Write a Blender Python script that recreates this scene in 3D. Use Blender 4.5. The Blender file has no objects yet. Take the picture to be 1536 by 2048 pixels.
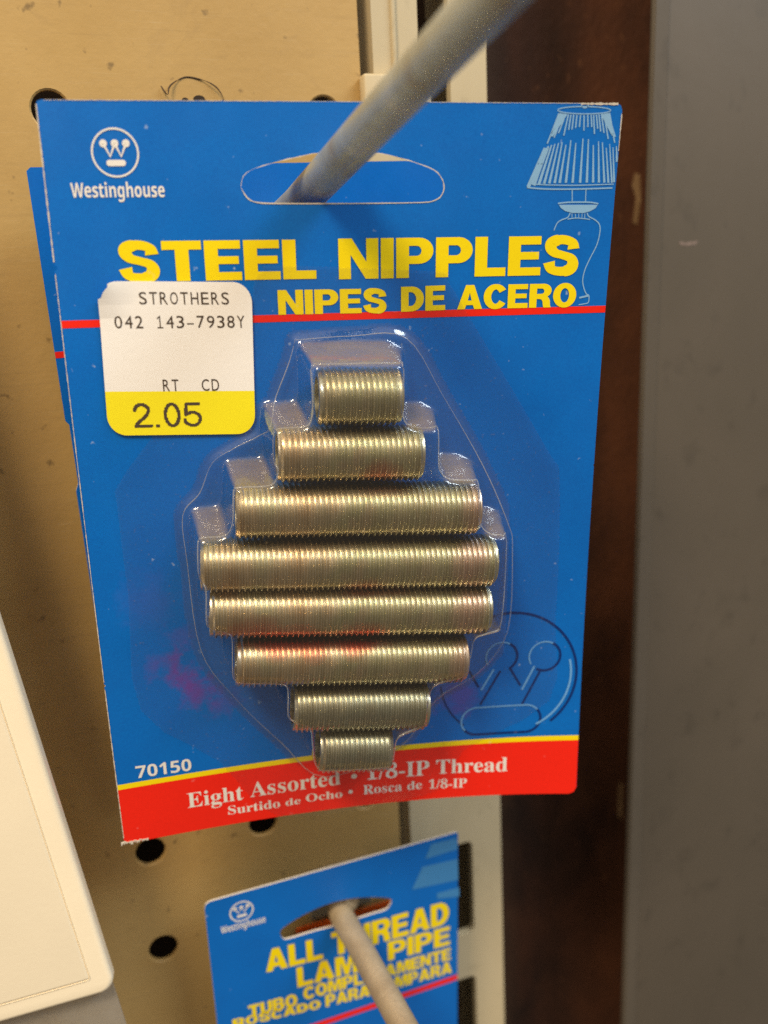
import bpy, bmesh, math, random
import numpy as np
from mathutils import Matrix, Vector
from mathutils.geometry import tessellate_polygon

S = bpy.context.scene
COL = S.collection
random.seed(7)
MM = 0.001

# ------------------------------------------------------------------ camera
cam = bpy.data.cameras.new('camera')
cam.sensor_fit = 'VERTICAL'; cam.sensor_height = 36.0; cam.sensor_width = 27.0
cam.lens = 36.0 * 1762.6 / 2048.0
cam.clip_start = 0.01; cam.clip_end = 20.0
cam.dof.use_dof = True
cam.dof.focus_distance = 0.152
cam.dof.aperture_fstop = 11.0
cam_o = bpy.data.objects.new('camera', cam); COL.objects.link(cam_o)
CM = [[0.9334762607282066, 0.13534306455172604, -0.33212095015917437],
      [-0.35512139548271787, 0.219431852395312, -0.9087015222969361],
      [-0.05010853347776725, 0.966194554441345, 0.2528976430111561]]
m = Matrix(CM).to_4x4(); m.translation = Vector((-6.359, -178.711, 119.196)) * MM
cam_o.matrix_world = m
S.camera = cam_o

# ------------------------------------------------------------------ light
w = bpy.data.worlds.new('World'); S.world = w; w.use_nodes = True
bg = w.node_tree.nodes['Background']
# a shop: pale lit ceiling above, dim aisle and floor below
wt = w.node_tree
wc = wt.nodes.new('ShaderNodeTexCoord'); wsep = wt.nodes.new('ShaderNodeSeparateXYZ'); wr = wt.nodes.new('ShaderNodeValToRGB')
wm = wt.nodes.new('ShaderNodeMath'); wm.operation = 'MULTIPLY_ADD'; wm.inputs[1].default_value = 0.5; wm.inputs[2].default_value = 0.5
wt.links.new(wc.outputs['Generated'], wsep.inputs[0]); wt.links.new(wsep.outputs[2], wm.inputs[0]); wt.links.new(wm.outputs[0], wr.inputs[0])
el = wr.color_ramp.elements
el[0].position, el[0].color = 0.0, (0.16, 0.13, 0.10, 1)
el[1].position, el[1].color = 1.0, (1.0, 0.88, 0.72, 1)
for p_, c_ in ((0.45, (0.23, 0.195, 0.155, 1)), (0.62, (0.40, 0.34, 0.27, 1)), (0.80, (0.95, 0.83, 0.68, 1))):
    q_ = el.new(p_); q_.color = c_
wt.links.new(wr.outputs[0], bg.inputs[0]); bg.inputs[1].default_value = 1.0

def area(name, loc, target, size, power, color):
    l = bpy.data.lights.new(name, 'AREA'); l.shape = 'RECTANGLE'
    l.size, l.size_y = size; l.energy = power; l.color = color
    o = bpy.data.objects.new(name, l); COL.objects.link(o)
    o.location = loc
    o.rotation_euler = (Vector(target) - Vector(loc)).to_track_quat('-Z', 'Y').to_euler()
    return o
T0 = (0.04, -0.03, 0.09)
area('ceiling_lamp', (-0.55, -0.62, 1.15), T0, (0.34, 0.34), 17.6, (1.0, 0.80, 0.54))
area('aisle_lamp', (0.70, -0.60, 0.85), T0, (0.9, 0.18), 8.5, (0.80, 0.92, 1.0))
S.view_settings.view_transform = 'Standard'
S.view_settings.look = 'None'
S.view_settings.exposure = 0.0
S.view_settings.gamma = 1.0
S.view_settings.use_curve_mapping = False
S.render.engine = 'CYCLES'
S.cycles.transparent_max_bounces = 24
S.cycles.max_bounces = 10
S.cycles.use_denoising = False

# ------------------------------------------------------------------ materials
def lin(r, g, b):
    f = lambda c: (c/255/12.92) if c <= 10 else ((c/255+0.055)/1.055)**2.4
    return (f(r), f(g), f(b), 1)

class NT:
    def __init__(s, name):
        s.m = bpy.data.materials.new(name); s.m.use_nodes = True
        s.t = s.m.node_tree; s.t.nodes.clear()
        s.out = s.n('ShaderNodeOutputMaterial')
    def n(s, typ, **kw):
        x = s.t.nodes.new(typ)
        for k, v in kw.items():
            if hasattr(x, k): setattr(x, k, v)
            else: x.inputs[k.replace('_', ' ')].default_value = v
        return x
    def l(s, a, b): s.t.links.new(a, b)
    def coord(s, scale=(1, 1, 1), kind='Object', rot=(0, 0, 0)):
        tc = s.n('ShaderNodeTexCoord'); mp = s.n('ShaderNodeMapping')
        mp.inputs['Scale'].default_value = scale; mp.inputs['Rotation'].default_value = rot
        s.l(tc.outputs[kind], mp.inputs[0]); return mp.outputs[0]
    def noise(s, co, scale, detail=4, rough=0.55, dist=0):
        x = s.n('ShaderNodeTexNoise'); x.inputs['Scale'].default_value = scale
        x.inputs['Detail'].default_value = detail; x.inputs['Roughness'].default_value = rough
        x.inputs['Distortion'].default_value = dist
        s.l(co, x.inputs['Vector']); return x.outputs['Fac']
    def ramp(s, fac, stops, interp='LINEAR'):
        x = s.n('ShaderNodeValToRGB'); e = x.color_ramp.elements
        x.color_ramp.interpolation = interp
        e[0].position, e[0].color = stops[0][0], stops[0][1]
        e[1].position, e[1].color = stops[-1][0], stops[-1][1]
        for p, c in stops[1:-1]:
            q = e.new(p); q.color = c
        s.l(fac, x.inputs[0]); return x.outputs[0]
    def mask(s, fac, a, b):
        x = s.n('ShaderNodeMapRange'); x.clamp = True
        x.inputs[1].default_value = a; x.inputs[2].default_value = b
        s.l(fac, x.inputs[0]); return x.outputs[0]
    def math(s, op, a, b):
        x = s.n('ShaderNodeMath', operation=op)
        for i, v in enumerate((a, b)):
            if isinstance(v, (int, float)): x.inputs[i].default_value = v
            else: s.l(v, x.inputs[i])
        return x.outputs[0]
    def mix(s, fac, a, b, blend='MIX'):
        x = s.n('ShaderNodeMix', data_type='RGBA', blend_type=blend)
        for i, v in ((0, fac), (6, a), (7, b)):
            if isinstance(v, (int, float, tuple)): x.inputs[i].default_value = v
            else: s.l(v, x.inputs[i])
        return x.outputs[2]
    def bump(s, h, strength, dist):
        x = s.n('ShaderNodeBump'); x.inputs['Strength'].default_value = strength
        x.inputs['Distance'].default_value = dist; s.l(h, x.inputs['Height']); return x.outputs[0]
    def pbr(s, col, rough=0.5, metal=0.0, spec=0.5, normal=None, coat=0.0, coat_rough=0.1):
        p = s.n('ShaderNodeBsdfPrincipled')
        for k, v in (('Base Color', col), ('Roughness', rough), ('Metallic', metal),
                     ('Specular IOR Level', spec), ('Coat Weight', coat), ('Coat Roughness', coat_rough)):
            if isinstance(v, (int, float, tuple)): p.inputs[k].default_value = v
            else: s.l(v, p.inputs[k])
        if normal is not None: s.l(normal, p.inputs['Normal'])
        s.l(p.outputs[0], s.out.inputs[0]); return s.m

def ink(name, col, var=0.10, rough=0.38, coat=0.0, speck=0.25):
    k = NT(name); co = k.coord()
    n = k.noise(co, 2600, 3, 0.7)
    n2 = k.noise(co, 60, 3)
    c = k.mix(k.mask(n, 0.25, 0.75), tuple(v*(1-var) for v in col[:3])+(1,), tuple(min(1, v*(1+var)) for v in col[:3])+(1,))
    c = k.mix(k.math('MULTIPLY', k.mask(k.noise(co, 420, 2, 0.5), 0.70, 0.80), speck), c, (0.75, 0.75, 0.72, 1))
    c = k.mix(k.math('MULTIPLY', k.mask(n2, 0.35, 0.75), 0.10), c, tuple(v*0.6 for v in col[:3])+(1,))
    return k.pbr(c, rough, 0, 0.45, k.bump(k.noise(co, 900, 2), 0.25, 0.00006), coat)

def card_blue():
    k = NT('printed_blue'); co = k.coord()
    n = k.noise(co, 2600, 3, 0.7)
    a = lin(0, 102, 196); b = lin(0, 115, 210)
    c = k.mix(k.mask(n, 0.25, 0.75), a, b)
    c = k.mix(k.math('MULTIPLY', k.mask(k.noise(co, 95, 4), 0.4, 0.75), 0.20), c, lin(4, 74, 158))
    # scattered white scuffs, and magenta patches low on the card
    c = k.mix(k.math('MULTIPLY', k.mask(k.noise(co, 700, 2, 0.5), 0.72, 0.80), 0.45), c, (0.6, 0.72, 0.82, 1))
    tc = k.n('ShaderNodeTexCoord')
    for (x, y, r, amt) in MAGENTA_SPOTS:
        d = k.n('ShaderNodeVectorMath', operation='DISTANCE'); k.l(tc.outputs['Object'], d.inputs[0])
        d.inputs[1].default_value = (x*MM, 0, -y*MM)
        f = k.math('ADD', d.outputs['Value'], k.math('MULTIPLY', k.math('SUBTRACT', k.noise(co, 330, 5, 0.65), 0.5), 0.011))
        f = k.mask(f, r*MM, r*0.35*MM)
        f = k.math('MULTIPLY', f, amt)
        c = k.mix(f, c, lin(120, 62, 160))
    return k.pbr(c, k.mask(k.noise(co, 55, 4, 0.6), -0.5, 1.9), 0, 0.35, k.bump(k.noise(co, 900, 2), 0.25, 0.00006))
MAGENTA_SPOTS = [(x, y, r, a) for (x, y), r, a in zip([(-33.89,92.40),(-30.87,95.46),(-28.83,98.74),(-32.27,88.03),(-24.65,101.80),(-36.22,80.03)], (4.5, 4.5, 4.5, 4, 4, 7), (0.35, 0.55, 0.55, 0.2, 0.25, 0.10))] + \
         [(x, y, r, a) for (x, y), r, a in zip([(20.28,106.05)], (5,), (0.45,))]

M = {}
M['blue'] = card_blue()
M['red'] = ink('printed_red', lin(252, 36, 14))
M['yellow'] = ink('printed_yellow', lin(255, 226, 0), 0.03)
M['white_ink'] = ink('printed_white', lin(240, 236, 230), 0.04, speck=0)
M['light_blue'] = ink('printed_light_blue', lin(140, 186, 226), 0.05, speck=0)
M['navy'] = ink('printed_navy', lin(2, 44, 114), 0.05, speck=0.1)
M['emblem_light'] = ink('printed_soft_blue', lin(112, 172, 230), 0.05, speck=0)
M['dull_blue'] = ink('printed_pale_blue', lin(66, 138, 200), 0.05, speck=0.1)
M['dark_ink'] = ink('thermal_print', lin(78, 64, 52), 0.05, 0.6, speck=0)
M['paper'] = ink('label_paper', lin(250, 246, 242), 0.03, 0.6, speck=0)
M['label_yellow'] = ink('label_yellow', lin(255, 238, 30), 0.03, 0.5, speck=0)
M['board_core'] = ink('raw_cardboard', lin(214, 205, 190), 0.12, 0.9, speck=0)
M['orange'] = ink('printed_orange', lin(240, 96, 20), 0.05)

def metal_mat(name, cols, red_reflections):
    k = NT(name); co = k.coord()
    n1 = k.noise(k.coord((1, 0.6, 0.6)), 75, 3, 0.6)
    c = k.ramp(n1, [(0.30, cols[0]), (0.46, cols[1]), (0.58, cols[2]), (0.72, cols[3])])
    f = k.noise(k.coord((12, 1, 1)), 160, 3)
    c = k.mix(k.math('MULTIPLY', k.mask(f, 0.35, 0.8), 0.35), c, (0.30, 0.24, 0.13, 1))
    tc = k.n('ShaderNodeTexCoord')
    for (x, y, z, r, a) in red_reflections:  # red reflections painted into the zinc colour as soft patches
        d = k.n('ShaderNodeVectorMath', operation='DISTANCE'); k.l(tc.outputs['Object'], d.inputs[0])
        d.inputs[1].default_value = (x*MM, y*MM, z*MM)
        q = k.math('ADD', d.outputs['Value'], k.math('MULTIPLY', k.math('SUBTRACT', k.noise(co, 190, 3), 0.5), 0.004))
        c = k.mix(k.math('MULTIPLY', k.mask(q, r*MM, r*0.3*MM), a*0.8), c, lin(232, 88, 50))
    r = k.mask(k.noise(co, 420, 3), -0.2, 1.5)
    b = k.bump(k.noise(k.coord((3, 1, 1)), 1500, 2), 0.10, 0.00006)
    return k.pbr(c, k.math('ADD', k.math('MULTIPLY', r, 0.24), 0.20), 1.0, 0.5, b)
GOLD = [(0.80, 0.60, 0.39, 1), (0.80, 0.71, 0.53, 1), (0.71, 0.68, 0.47, 1), (0.82, 0.64, 0.51, 1)]
PALE = [(0.68, 0.61, 0.42, 1), (0.72, 0.66, 0.48, 1), (0.68, 0.65, 0.46, 1), (0.72, 0.64, 0.48, 1)]
GREY = [(0.60, 0.55, 0.41, 1), (0.64, 0.61, 0.47, 1), (0.58, 0.58, 0.46, 1), (0.62, 0.56, 0.42, 1)]

def clear_plastic(name, dust_haze_col, base_dust_haze, ledge_haze):
    k = NT(name); co = k.coord()
    tr = k.n('ShaderNodeBsdfTransparent'); tr.inputs[0].default_value = (0.92, 0.93, 0.95, 1)
    gl = k.n('ShaderNodeBsdfGlossy'); gl.inputs['Roughness'].default_value = 0.10
    gl.inputs['Color'].default_value = (1, 1, 1, 1)
    b = k.bump(k.noise(co, 260, 4, 0.6), 0.30, 0.00035); k.l(b, gl.inputs['Normal'])
    lw = k.n('ShaderNodeLayerWeight'); lw.inputs[0].default_value = 0.5   # Schlick, both faces alike
    fr = k.math('ADD', k.math('MULTIPLY', k.math('POWER', lw.outputs['Facing'], 4.0), 0.85), 0.075)
    m1 = k.n('ShaderNodeMixShader'); k.l(fr, m1.inputs[0])
    k.l(tr.outputs[0], m1.inputs[1]); k.l(gl.outputs[0], m1.inputs[2])
    df = k.n('ShaderNodeBsdfDiffuse'); df.inputs[0].default_value = dust_haze_col
    tl = k.n('ShaderNodeBsdfTranslucent'); tl.inputs[0].default_value = dust_haze_col
    m2 = k.n('ShaderNodeMixShader'); m2.inputs[0].default_value = 0.35
    k.l(df.outputs[0], m2.inputs[1]); k.l(tl.outputs[0], m2.inputs[2])
    g = k.n('ShaderNodeNewGeometry'); sp = k.n('ShaderNodeSeparateXYZ'); k.l(g.outputs['Normal'], sp.inputs[0])
    up = k.mask(sp.outputs[2], 0.45, 0.92)
    spk = k.mask(k.noise(co, 1500, 2, 0.5), 0.66, 0.76)
    f = k.math('MULTIPLY', up, ledge_haze)  # upward ledges get a tan haze, a warm reflection put into the colour
    f = k.math('MULTIPLY', f, k.math('ADD', k.math('MULTIPLY', k.noise(co, 220, 4), 0.7), 0.65))
    f = k.math('ADD', f, k.math('MULTIPLY', spk, 0.22))
    f = k.math('ADD', f, k.math('MULTIPLY', k.noise(co, 130, 5, 0.7), base_dust_haze))
    f = k.math('MINIMUM', f, 0.85)
    m3 = k.n('ShaderNodeMixShader'); k.l(f, m3.inputs[0])
    k.l(m1.outputs[0], m3.inputs[1]); k.l(m2.outputs[0], m3.inputs[2])
    k.l(m3.outputs[0], k.out.inputs[0]); return k.m
M['clear'] = clear_plastic('clear_plastic', (0.42, 0.31, 0.16, 1), 0.03, 0.40)
M['flange'] = clear_plastic('clear_flange', (0.30, 0.26, 0.22, 1), 0.02, 0.0)
for n_ in M['flange'].node_tree.nodes:
    if n_.type == 'MATH' and n_.operation == 'ADD' and abs(n_.inputs[1].default_value-0.075) < 1e-6: n_.inputs[1].default_value = 0.035
M['flange'].node_tree.nodes['Transparent BSDF'].inputs[0].default_value = (0.965, 0.97, 0.98, 1)
M['edge_glint'] = clear_plastic('painted_edge_glint', (0.62, 0.62, 0.62, 1), 0.8, 0.1)  # pale cloudy colour stands in for white reflections on the blister edges
M['clear_lip'] = clear_plastic('cloudy_plastic', (0.50, 0.46, 0.40, 1), 0.9, 0.1)

def board_paint():
    k = NT('beige_painted_board'); co = k.coord()
    c = k.mix(k.mask(k.noise(co, 22, 5, 0.6), 0.3, 0.7), (0.44, 0.275, 0.092, 1), (0.53, 0.347, 0.128, 1))
    s1 = k.noise(k.coord((2, 1, 90)), 14, 4, 0.6)
    c = k.mix(k.math('MULTIPLY', k.mask(s1, 0.56, 0.72), 0.16), c, (0.26, 0.17, 0.08, 1))
    s2 = k.noise(k.coord((5, 1, 260)), 16, 3, 0.6)
    c = k.mix(k.math('MULTIPLY', k.mask(s2, 0.60, 0.70), 0.25), c, (0.60, 0.46, 0.27, 1))
    c = k.mix(k.math('MULTIPLY', k.mask(k.noise(co, 300, 3, 0.5), 0.66, 0.74), 0.65), c, (0.12, 0.075, 0.035, 1))
    c = k.mix(k.math('MULTIPLY', k.mask(k.noise(co, 75, 6, 0.7, 1.5), 0.58, 0.78), 0.22), c, (0.22, 0.14, 0.07, 1))
    return k.pbr(c, k.mask(k.noise(co, 40, 4), -0.6, 1.7), 0, 0.4, k.bump(k.noise(co, 500, 3), 0.3, 0.0002))
M['board'] = board_paint()
def plain(name, c1, c2, scale, rough, metal=0.0, stretch=(1, 1, 1), bump=0.2, bd=0.0002, spec=0.4):
    k = NT(name); co = k.coord(stretch)
    c = k.mix(k.mask(k.noise(co, scale, 5, 0.62, 0.4), 0.32, 0.70), c1, c2)
    c = k.mix(k.math('MULTIPLY', k.mask(k.noise(co, scale*9, 3), 0.60, 0.78), 0.4), c, tuple(v*0.5 for v in c1[:3])+(1,))
    return k.pbr(c, rough, metal, spec, k.bump(k.noise(co, scale*14, 3), bump, bd))
M['upright'] = plain('cream_painted_steel', (0.52, 0.43, 0.27, 1), (0.60, 0.51, 0.34, 1), 30, 0.42, 0, (1, 1, 0.4))
M['dark'] = plain('dark_void', (0.030, 0.019, 0.012, 1), (0.045, 0.028, 0.018, 1), 20, 0.9)
def rust_mat():
    k = NT('rusty_brown_steel'); co = k.coord((1, 1, 0.6))
    c = k.mix(k.mask(k.noise(co, 60, 5, 0.62, 0.4), 0.32, 0.70), (0.017, 0.0065, 0.004, 1), (0.060, 0.021, 0.010, 1))
    tc = k.n('ShaderNodeTexCoord'); sx = k.n('ShaderNodeSeparateXYZ'); k.l(tc.outputs['Object'], sx.inputs[0])
    f = k.math('MULTIPLY', k.mask(sx.outputs[0], 0.118, 0.134), k.mask(k.noise(co, 45, 5, 0.7), 0.25, 0.65))
    c = k.mix(k.math('MULTIPLY', f, 0.85), c, (0.125, 0.042, 0.016, 1))
    f = k.math('MULTIPLY', k.mask(sx.outputs[0], 0.106, 0.094), k.mask(k.noise(co, 30, 4, 0.6), 0.3, 0.6))
    c = k.mix(k.math('MULTIPLY', f, 0.6), c, (0.12, 0.070, 0.042, 1))
    c = k.mix(k.math('MULTIPLY', k.mask(k.noise(co, 500, 3, 0.6), 0.62, 0.75), 0.5), c, (0.20, 0.085, 0.035, 1))
    return k.pbr(c, 0.75, 0, 0.35, k.bump(k.noise(co, 700, 4), 0.5, 0.0005))
M['rust'] = rust_mat()
M['grey'] = plain('grey_enamel', (0.090, 0.075, 0.057, 1), (0.112, 0.092, 0.071, 1), 16, 0.5, 0, (1, 1, 0.8), 0.2, 0.0002)
def rod_mat():
    k = NT('zinc_plated_wire'); co = k.coord()
    c = k.ramp(k.noise(co, 85, 5, 0.65, 0.6), [(0.30, (0.34, 0.29, 0.21, 1)), (0.45, (0.40, 0.42, 0.37, 1)), (0.60, (0.46, 0.51, 0.50, 1)), (0.74, (0.56, 0.56, 0.50, 1))])
    c = k.mix(k.math('MULTIPLY', k.mask(k.noise(co, 420, 4, 0.7), 0.55, 0.75), 0.22), c, (0.16, 0.14, 0.11, 1))
    r = k.math('ADD', k.math('MULTIPLY', k.noise(co, 240, 4), 0.25), 0.30)
    return k.pbr(c, r, 0.40, 0.5, k.bump(k.noise(co, 350, 4, 0.6), 0.25, 0.0002))
M['rod'] = rod_mat()
M['rod_worn'] = plain('worn_plated_wire', (0.36, 0.28, 0.18, 1), (0.50, 0.41, 0.28, 1), 150, 0.5, 0.35, (1, 1, 1), 0.35, 0.0003)
M['white_plastic'] = ink('white_plastic', lin(255, 240, 212), 0.02, 0.25, 0.3, speck=0)
M['scuff'] = plain('bare_scuff', (0.22, 0.13, 0.06, 1), (0.32, 0.20, 0.10, 1), 200, 0.7)
M['panel_scuff'] = plain('pale_scuff', (0.16, 0.12, 0.10, 1), (0.30, 0.22, 0.19, 1), 400, 0.6)
M['fibre'] = plain('brown_fibre', (0.05, 0.03, 0.015, 1), (0.09, 0.055, 0.03, 1), 300, 0.8)

# ------------------------------------------------------------------ helpers
def link(name, me, mat, parent=None, smooth=False):
    o = bpy.data.objects.new(name, me); COL.objects.link(o)
    for x in (mat if isinstance(mat, (list, tuple)) else [mat]): me.materials.append(x)
    if smooth: me.polygons.foreach_set('use_smooth', [True]*len(me.polygons))
    if parent: o.parent = parent
    return o
def from_bm(name, bm, mat, parent=None, smooth=False):
    me = bpy.data.meshes.new(name); bm.normal_update(); bm.to_mesh(me); bm.free()
    return link(name, me, mat, parent, smooth)
def tag(o, label=None, cat=None, group=None, kind=None):
    for k, v in (('label', label), ('category', cat), ('group', group), ('kind', kind)):
        if v: o[k] = v
    return o
def thing(name, label, cat, loc=(0, 0, 0), group=None, rot=None):
    o = bpy.data.objects.new(name, None); COL.objects.link(o); o.empty_display_size = 0.01
    mm = rot.to_4x4() if rot else Matrix.Identity(4)
    mm.translation = Vector(loc)*MM; o.matrix_world = mm
    return tag(o, label, cat, group)
def box(bm, x0, x1, y0, y1, z0, z1, bevel=0.0, seg=2):
    r = bmesh.ops.create_cube(bm, size=1.0)
    vs = r['verts']
    for v in vs:
        v.co = Vector(((x0 + (v.co.x+.5)*(x1-x0)), (y0 + (v.co.y+.5)*(y1-y0)), (z0 + (v.co.z+.5)*(z1-z0))))*MM
    if bevel:
        es = list({e for v in vs for e in v.link_edges})
        bmesh.ops.bevel(bm, geom=es, offset=bevel*MM, segments=seg, affect='EDGES', profile=0.5)

# 2-D shapes: list of (loops) -> (verts, faces), x right / y DOWN, millimetres
def fill(loops):
    tris = tessellate_polygon([[Vector((x, y, 0)) for x, y in lp] for lp in loops])
    vs = [p for lp in loops for p in lp]
    return vs, [tuple(t) for t in tris]
def join(parts):
    V, F = [], []
    for v, f in parts:
        o = len(V); V += list(v); F += [tuple(i+o for i in q) for q in f]
    return V, F
def ribbon(pts, wid, closed=False):
    n = len(pts); V, F = [], []
    for i, p in enumerate(pts):
        a = pts[(i-1) % n] if (closed or i > 0) else p
        b = pts[(i+1) % n] if (closed or i < n-1) else p
        t = Vector((b[0]-a[0], b[1]-a[1])); t.normalize()
        ww = wid[i] if isinstance(wid, (list, tuple)) else wid
        nx, ny = -t.y*ww/2, t.x*ww/2
        V += [(p[0]+nx, p[1]+ny), (p[0]-nx, p[1]-ny)]
    for i in range(n if closed else n-1):
        j = (i+1) % n; F.append((2*i, 2*i+1, 2*j+1, 2*j))
    return V, F
def spline(pts, n=8):
    out = []
    P = [pts[0]] + list(pts) + [pts[-1]]
    for i in range(1, len(P)-2):
        for k in range(n):
            t = k/n; q = []
            for d in (0, 1):
                a, b, c, e = P[i-1][d], P[i][d], P[i+1][d], P[i+2][d]
                q.append(.5*(2*b+(c-a)*t+(2*a-5*b+4*c-e)*t*t+(3*b-a-3*c+e)*t**3))
            out.append(tuple(q))
    out.append(tuple(pts[-1])); return out
def ell(cx, cy, rx, ry, n=40, a0=0, a1=360):
    full = abs(a1-a0) >= 360
    k = n if full else n+1
    return [(cx+rx*math.cos(math.radians(a0+(a1-a0)*i/n)), cy+ry*math.sin(math.radians(a0+(a1-a0)*i/n))) for i in range(k)]
def disc(cx, cy, r, n=24): return fill([ell(cx, cy, r, r, n)])
def ring(cx, cy, r, wd, n=64): return ribbon(ell(cx, cy, r, r, n), wd, True)
def capsule(x0, y0, x1, y1, n=10):
    r = (y1-y0)/2; cy = (y0+y1)/2
    return fill([ell(x1-r, cy, r, r, n, -90, 90)+ell(x0+r, cy, r, r, n, 90, 270)])
def rrect(x0, y0, x1, y1, r, n=8):
    return ell(x1-r, y1-r, r, r, n, 0, 90)+ell(x0+r, y1-r, r, r, n, 90, 180)+ell(x0+r, y0+r, r, r, n, 180, 270)+ell(x1-r, y0+r, r, r, n, 270, 360)

# heavy grotesque capitals, cap height 1, y up
def G(ch):
    A = lambda cx, cy, rx, ry, a0, a1, n=14: ell(cx, cy, rx, ry, n, a0, a1)
    if ch == 'E': return .75, [fill([[(0,0),(0,1),(.74,1),(.74,.79),(.28,.79),(.28,.605),(.70,.605),(.70,.41),(.28,.41),(.28,.21),(.75,.21),(.75,0)]])]
    if ch == 'T': return .80, [fill([[(.26,0),(.26,.78),(0,.78),(0,1),(.80,1),(.80,.78),(.54,.78),(.54,0)]])]
    if ch == 'L': return .70, [fill([[(0,0),(0,1),(.28,1),(.28,.22),(.70,.22),(.70,0)]])]
    if ch == 'I': return .28, [fill([[(0,0),(0,1),(.28,1),(.28,0)]])]
    if ch == 'N': return .86, [fill([[(0,0),(0,1),(.29,1),(.60,.42),(.60,1),(.86,1),(.86,0),(.58,0),(.26,.60),(.26,0)]])]
    if ch == 'M': return 1.04, [fill([[(0,0),(0,1),(.38,1),(.52,.42),(.66,1),(1.04,1),(1.04,0),(.79,0),(.79,.72),(.62,0),(.42,0),(.25,.72),(.25,0)]])]
    if ch == 'H': return .84, [fill([[(0,0),(0,1),(.28,1),(.28,.62),(.56,.62),(.56,1),(.84,1),(.84,0),(.56,0),(.56,.39),(.28,.39),(.28,0)]])]
    if ch == 'A': return .92, [fill([[(0,0),(.31,1),(.61,1),(.92,0),(.63,0),(.58,.17),(.33,.17),(.28,0)], [(.385,.36),(.457,.68),(.53,.36)]])]
    if ch == 'P': return .82, [fill([[(0,0),(0,1),(.50,1)]+A(.50,.675,.32,.325,90,-90)+[(.28,.35),(.28,0)], [(.28,.80),(.44,.80)]+A(.45,.675,.105,.125,90,-90)+[(.28,.55)]])]
    if ch == 'R': return .84, [fill([[(0,0),(0,1),(.54,1)]+A(.54,.715,.29,.285,90,-60)+[(.76,.36),(.79,.26),(.80,.08),(.84,0),(.55,0),(.525,.08),(.51,.24),(.46,.345),(.36,.365),(.28,.365),(.28,0)], [(.28,.80),(.45,.80)]+A(.455,.69,.10,.11,90,-90)+[(.28,.58)]])]
    if ch == 'D': return .85, [fill([[(0,0),(0,1),(.38,1)]+A(.38,.5,.47,.5,90,-90,20), [(.28,.78),(.35,.78)]+A(.35,.5,.21,.28,90,-90,16)+[(.28,.22)]])]
    if ch == 'B': return .84, [fill([[(0,0),(0,1),(.52,1)]+A(.52,.75,.27,.25,90,-45)+[(.72,.53)]+A(.54,.285,.30,.285,50,-90), [(.28,.80),(.45,.80)]+A(.45,.705,.09,.095,90,-90)+[(.28,.61)], [(.28,.41),(.46,.41)]+A(.46,.30,.10,.11,90,-90)+[(.28,.19)]])]
    if ch == 'O': return .88, [fill([A(.44,.5,.44,.52,0,360,40), A(.44,.5,.165,.30,360,0,40)])]
    if ch == 'U': return .82, [fill([[(0,1),(.28,1),(.28,.38)]+A(.41,.37,.13,.16,180,360,14)+[(.54,1),(.82,1),(.82,.36)]+A(.41,.36,.41,.38,0,-180,20)])]
    if ch == 'C':
        c = ell(.44, .5, .305, .41, 30, 33, 327); wd = [.22+.06*abs(math.cos(math.radians(33+294*i/30))) for i in range(31)]
        return .84, [ribbon(c, wd)]
    if ch == 'S':
        c = spline([(.685,.665),(.645,.83),(.42,.905),(.20,.845),(.165,.70),(.255,.575),(.44,.51),(.63,.43),(.69,.285),(.62,.135),(.42,.092),(.20,.15),(.135,.335)], 7)
        n = len(c)-1
        wd = [.20+.085*(0.5-0.5*math.cos(2*math.pi*(2*i/n)))*(1 if abs(i/n-.5) < .3 else .5)+(.08*max(0, 1-min(i, n-i)/8)) for i in range(n+1)]
        return .83, [ribbon(c, wd)]
    return .3, []
def heavy(word, gap=.055):
    x = 0; parts = []
    for ch in word:
        w_, ps = G(ch)
        for v, f in ps: parts.append(([(a+x, b) for a, b in v], f))
        x += w_ + gap
    return join(parts)
def math_alpha(s, up, lo, dg):
    return ''.join(chr(up+ord(c)-65) if 'A' <= c <= 'Z' else chr(lo+ord(c)-97) if 'a' <= c <= 'z' else chr(dg+ord(c)-48) if c.isdigit() else c for c in s)
def font_text(s, style='plain', offset=0.0):
    if style == 'serif': s = math_alpha(s, 0x1D400, 0x1D41A, 0x1D7CE)
    if style == 'sans_bold': s = math_alpha(s, 0x1D5D4, 0x1D5EE, 0x1D7EC)
    c = bpy.data.curves.new('text', 'FONT'); c.body = s; c.offset = offset; c.resolution_u = 4
    o = bpy.data.objects.new('text', c); COL.objects.link(o)
    bpy.context.view_layer.update()
    me = o.evaluated_get(bpy.context.evaluated_depsgraph_get()).to_mesh()
    V = [(v.co.x, v.co.y) for v in me.vertices]; F = [tuple(p.vertices) for p in me.polygons]
    bpy.data.objects.remove(o); bpy.data.curves.remove(c)
    return V, F
def fit(shape, P, lo=0.0, hi=1.0, slant=0.0):
    """map a shape with baseline y=lo and cap height y=hi onto baseline P[0]-P[1]; P[2] is a point on the cap line"""
    V, F = shape
    x0 = min(v[0] for v in V); x1 = max(v[0] for v in V)
    (ax, ay), (bx, by), (cx, cy) = P
    base = lambda x: ay+(by-ay)*(x-ax)/(bx-ax)
    h = base(cx)-cy
    out = []
    for vx, vy in V:
        q = (vy-lo)/(hi-lo); X = ax+(bx-ax)*(vx-x0)/(x1-x0)
        out.append((X+slant*h*q, base(X)-h*q))
    return out, F
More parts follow.
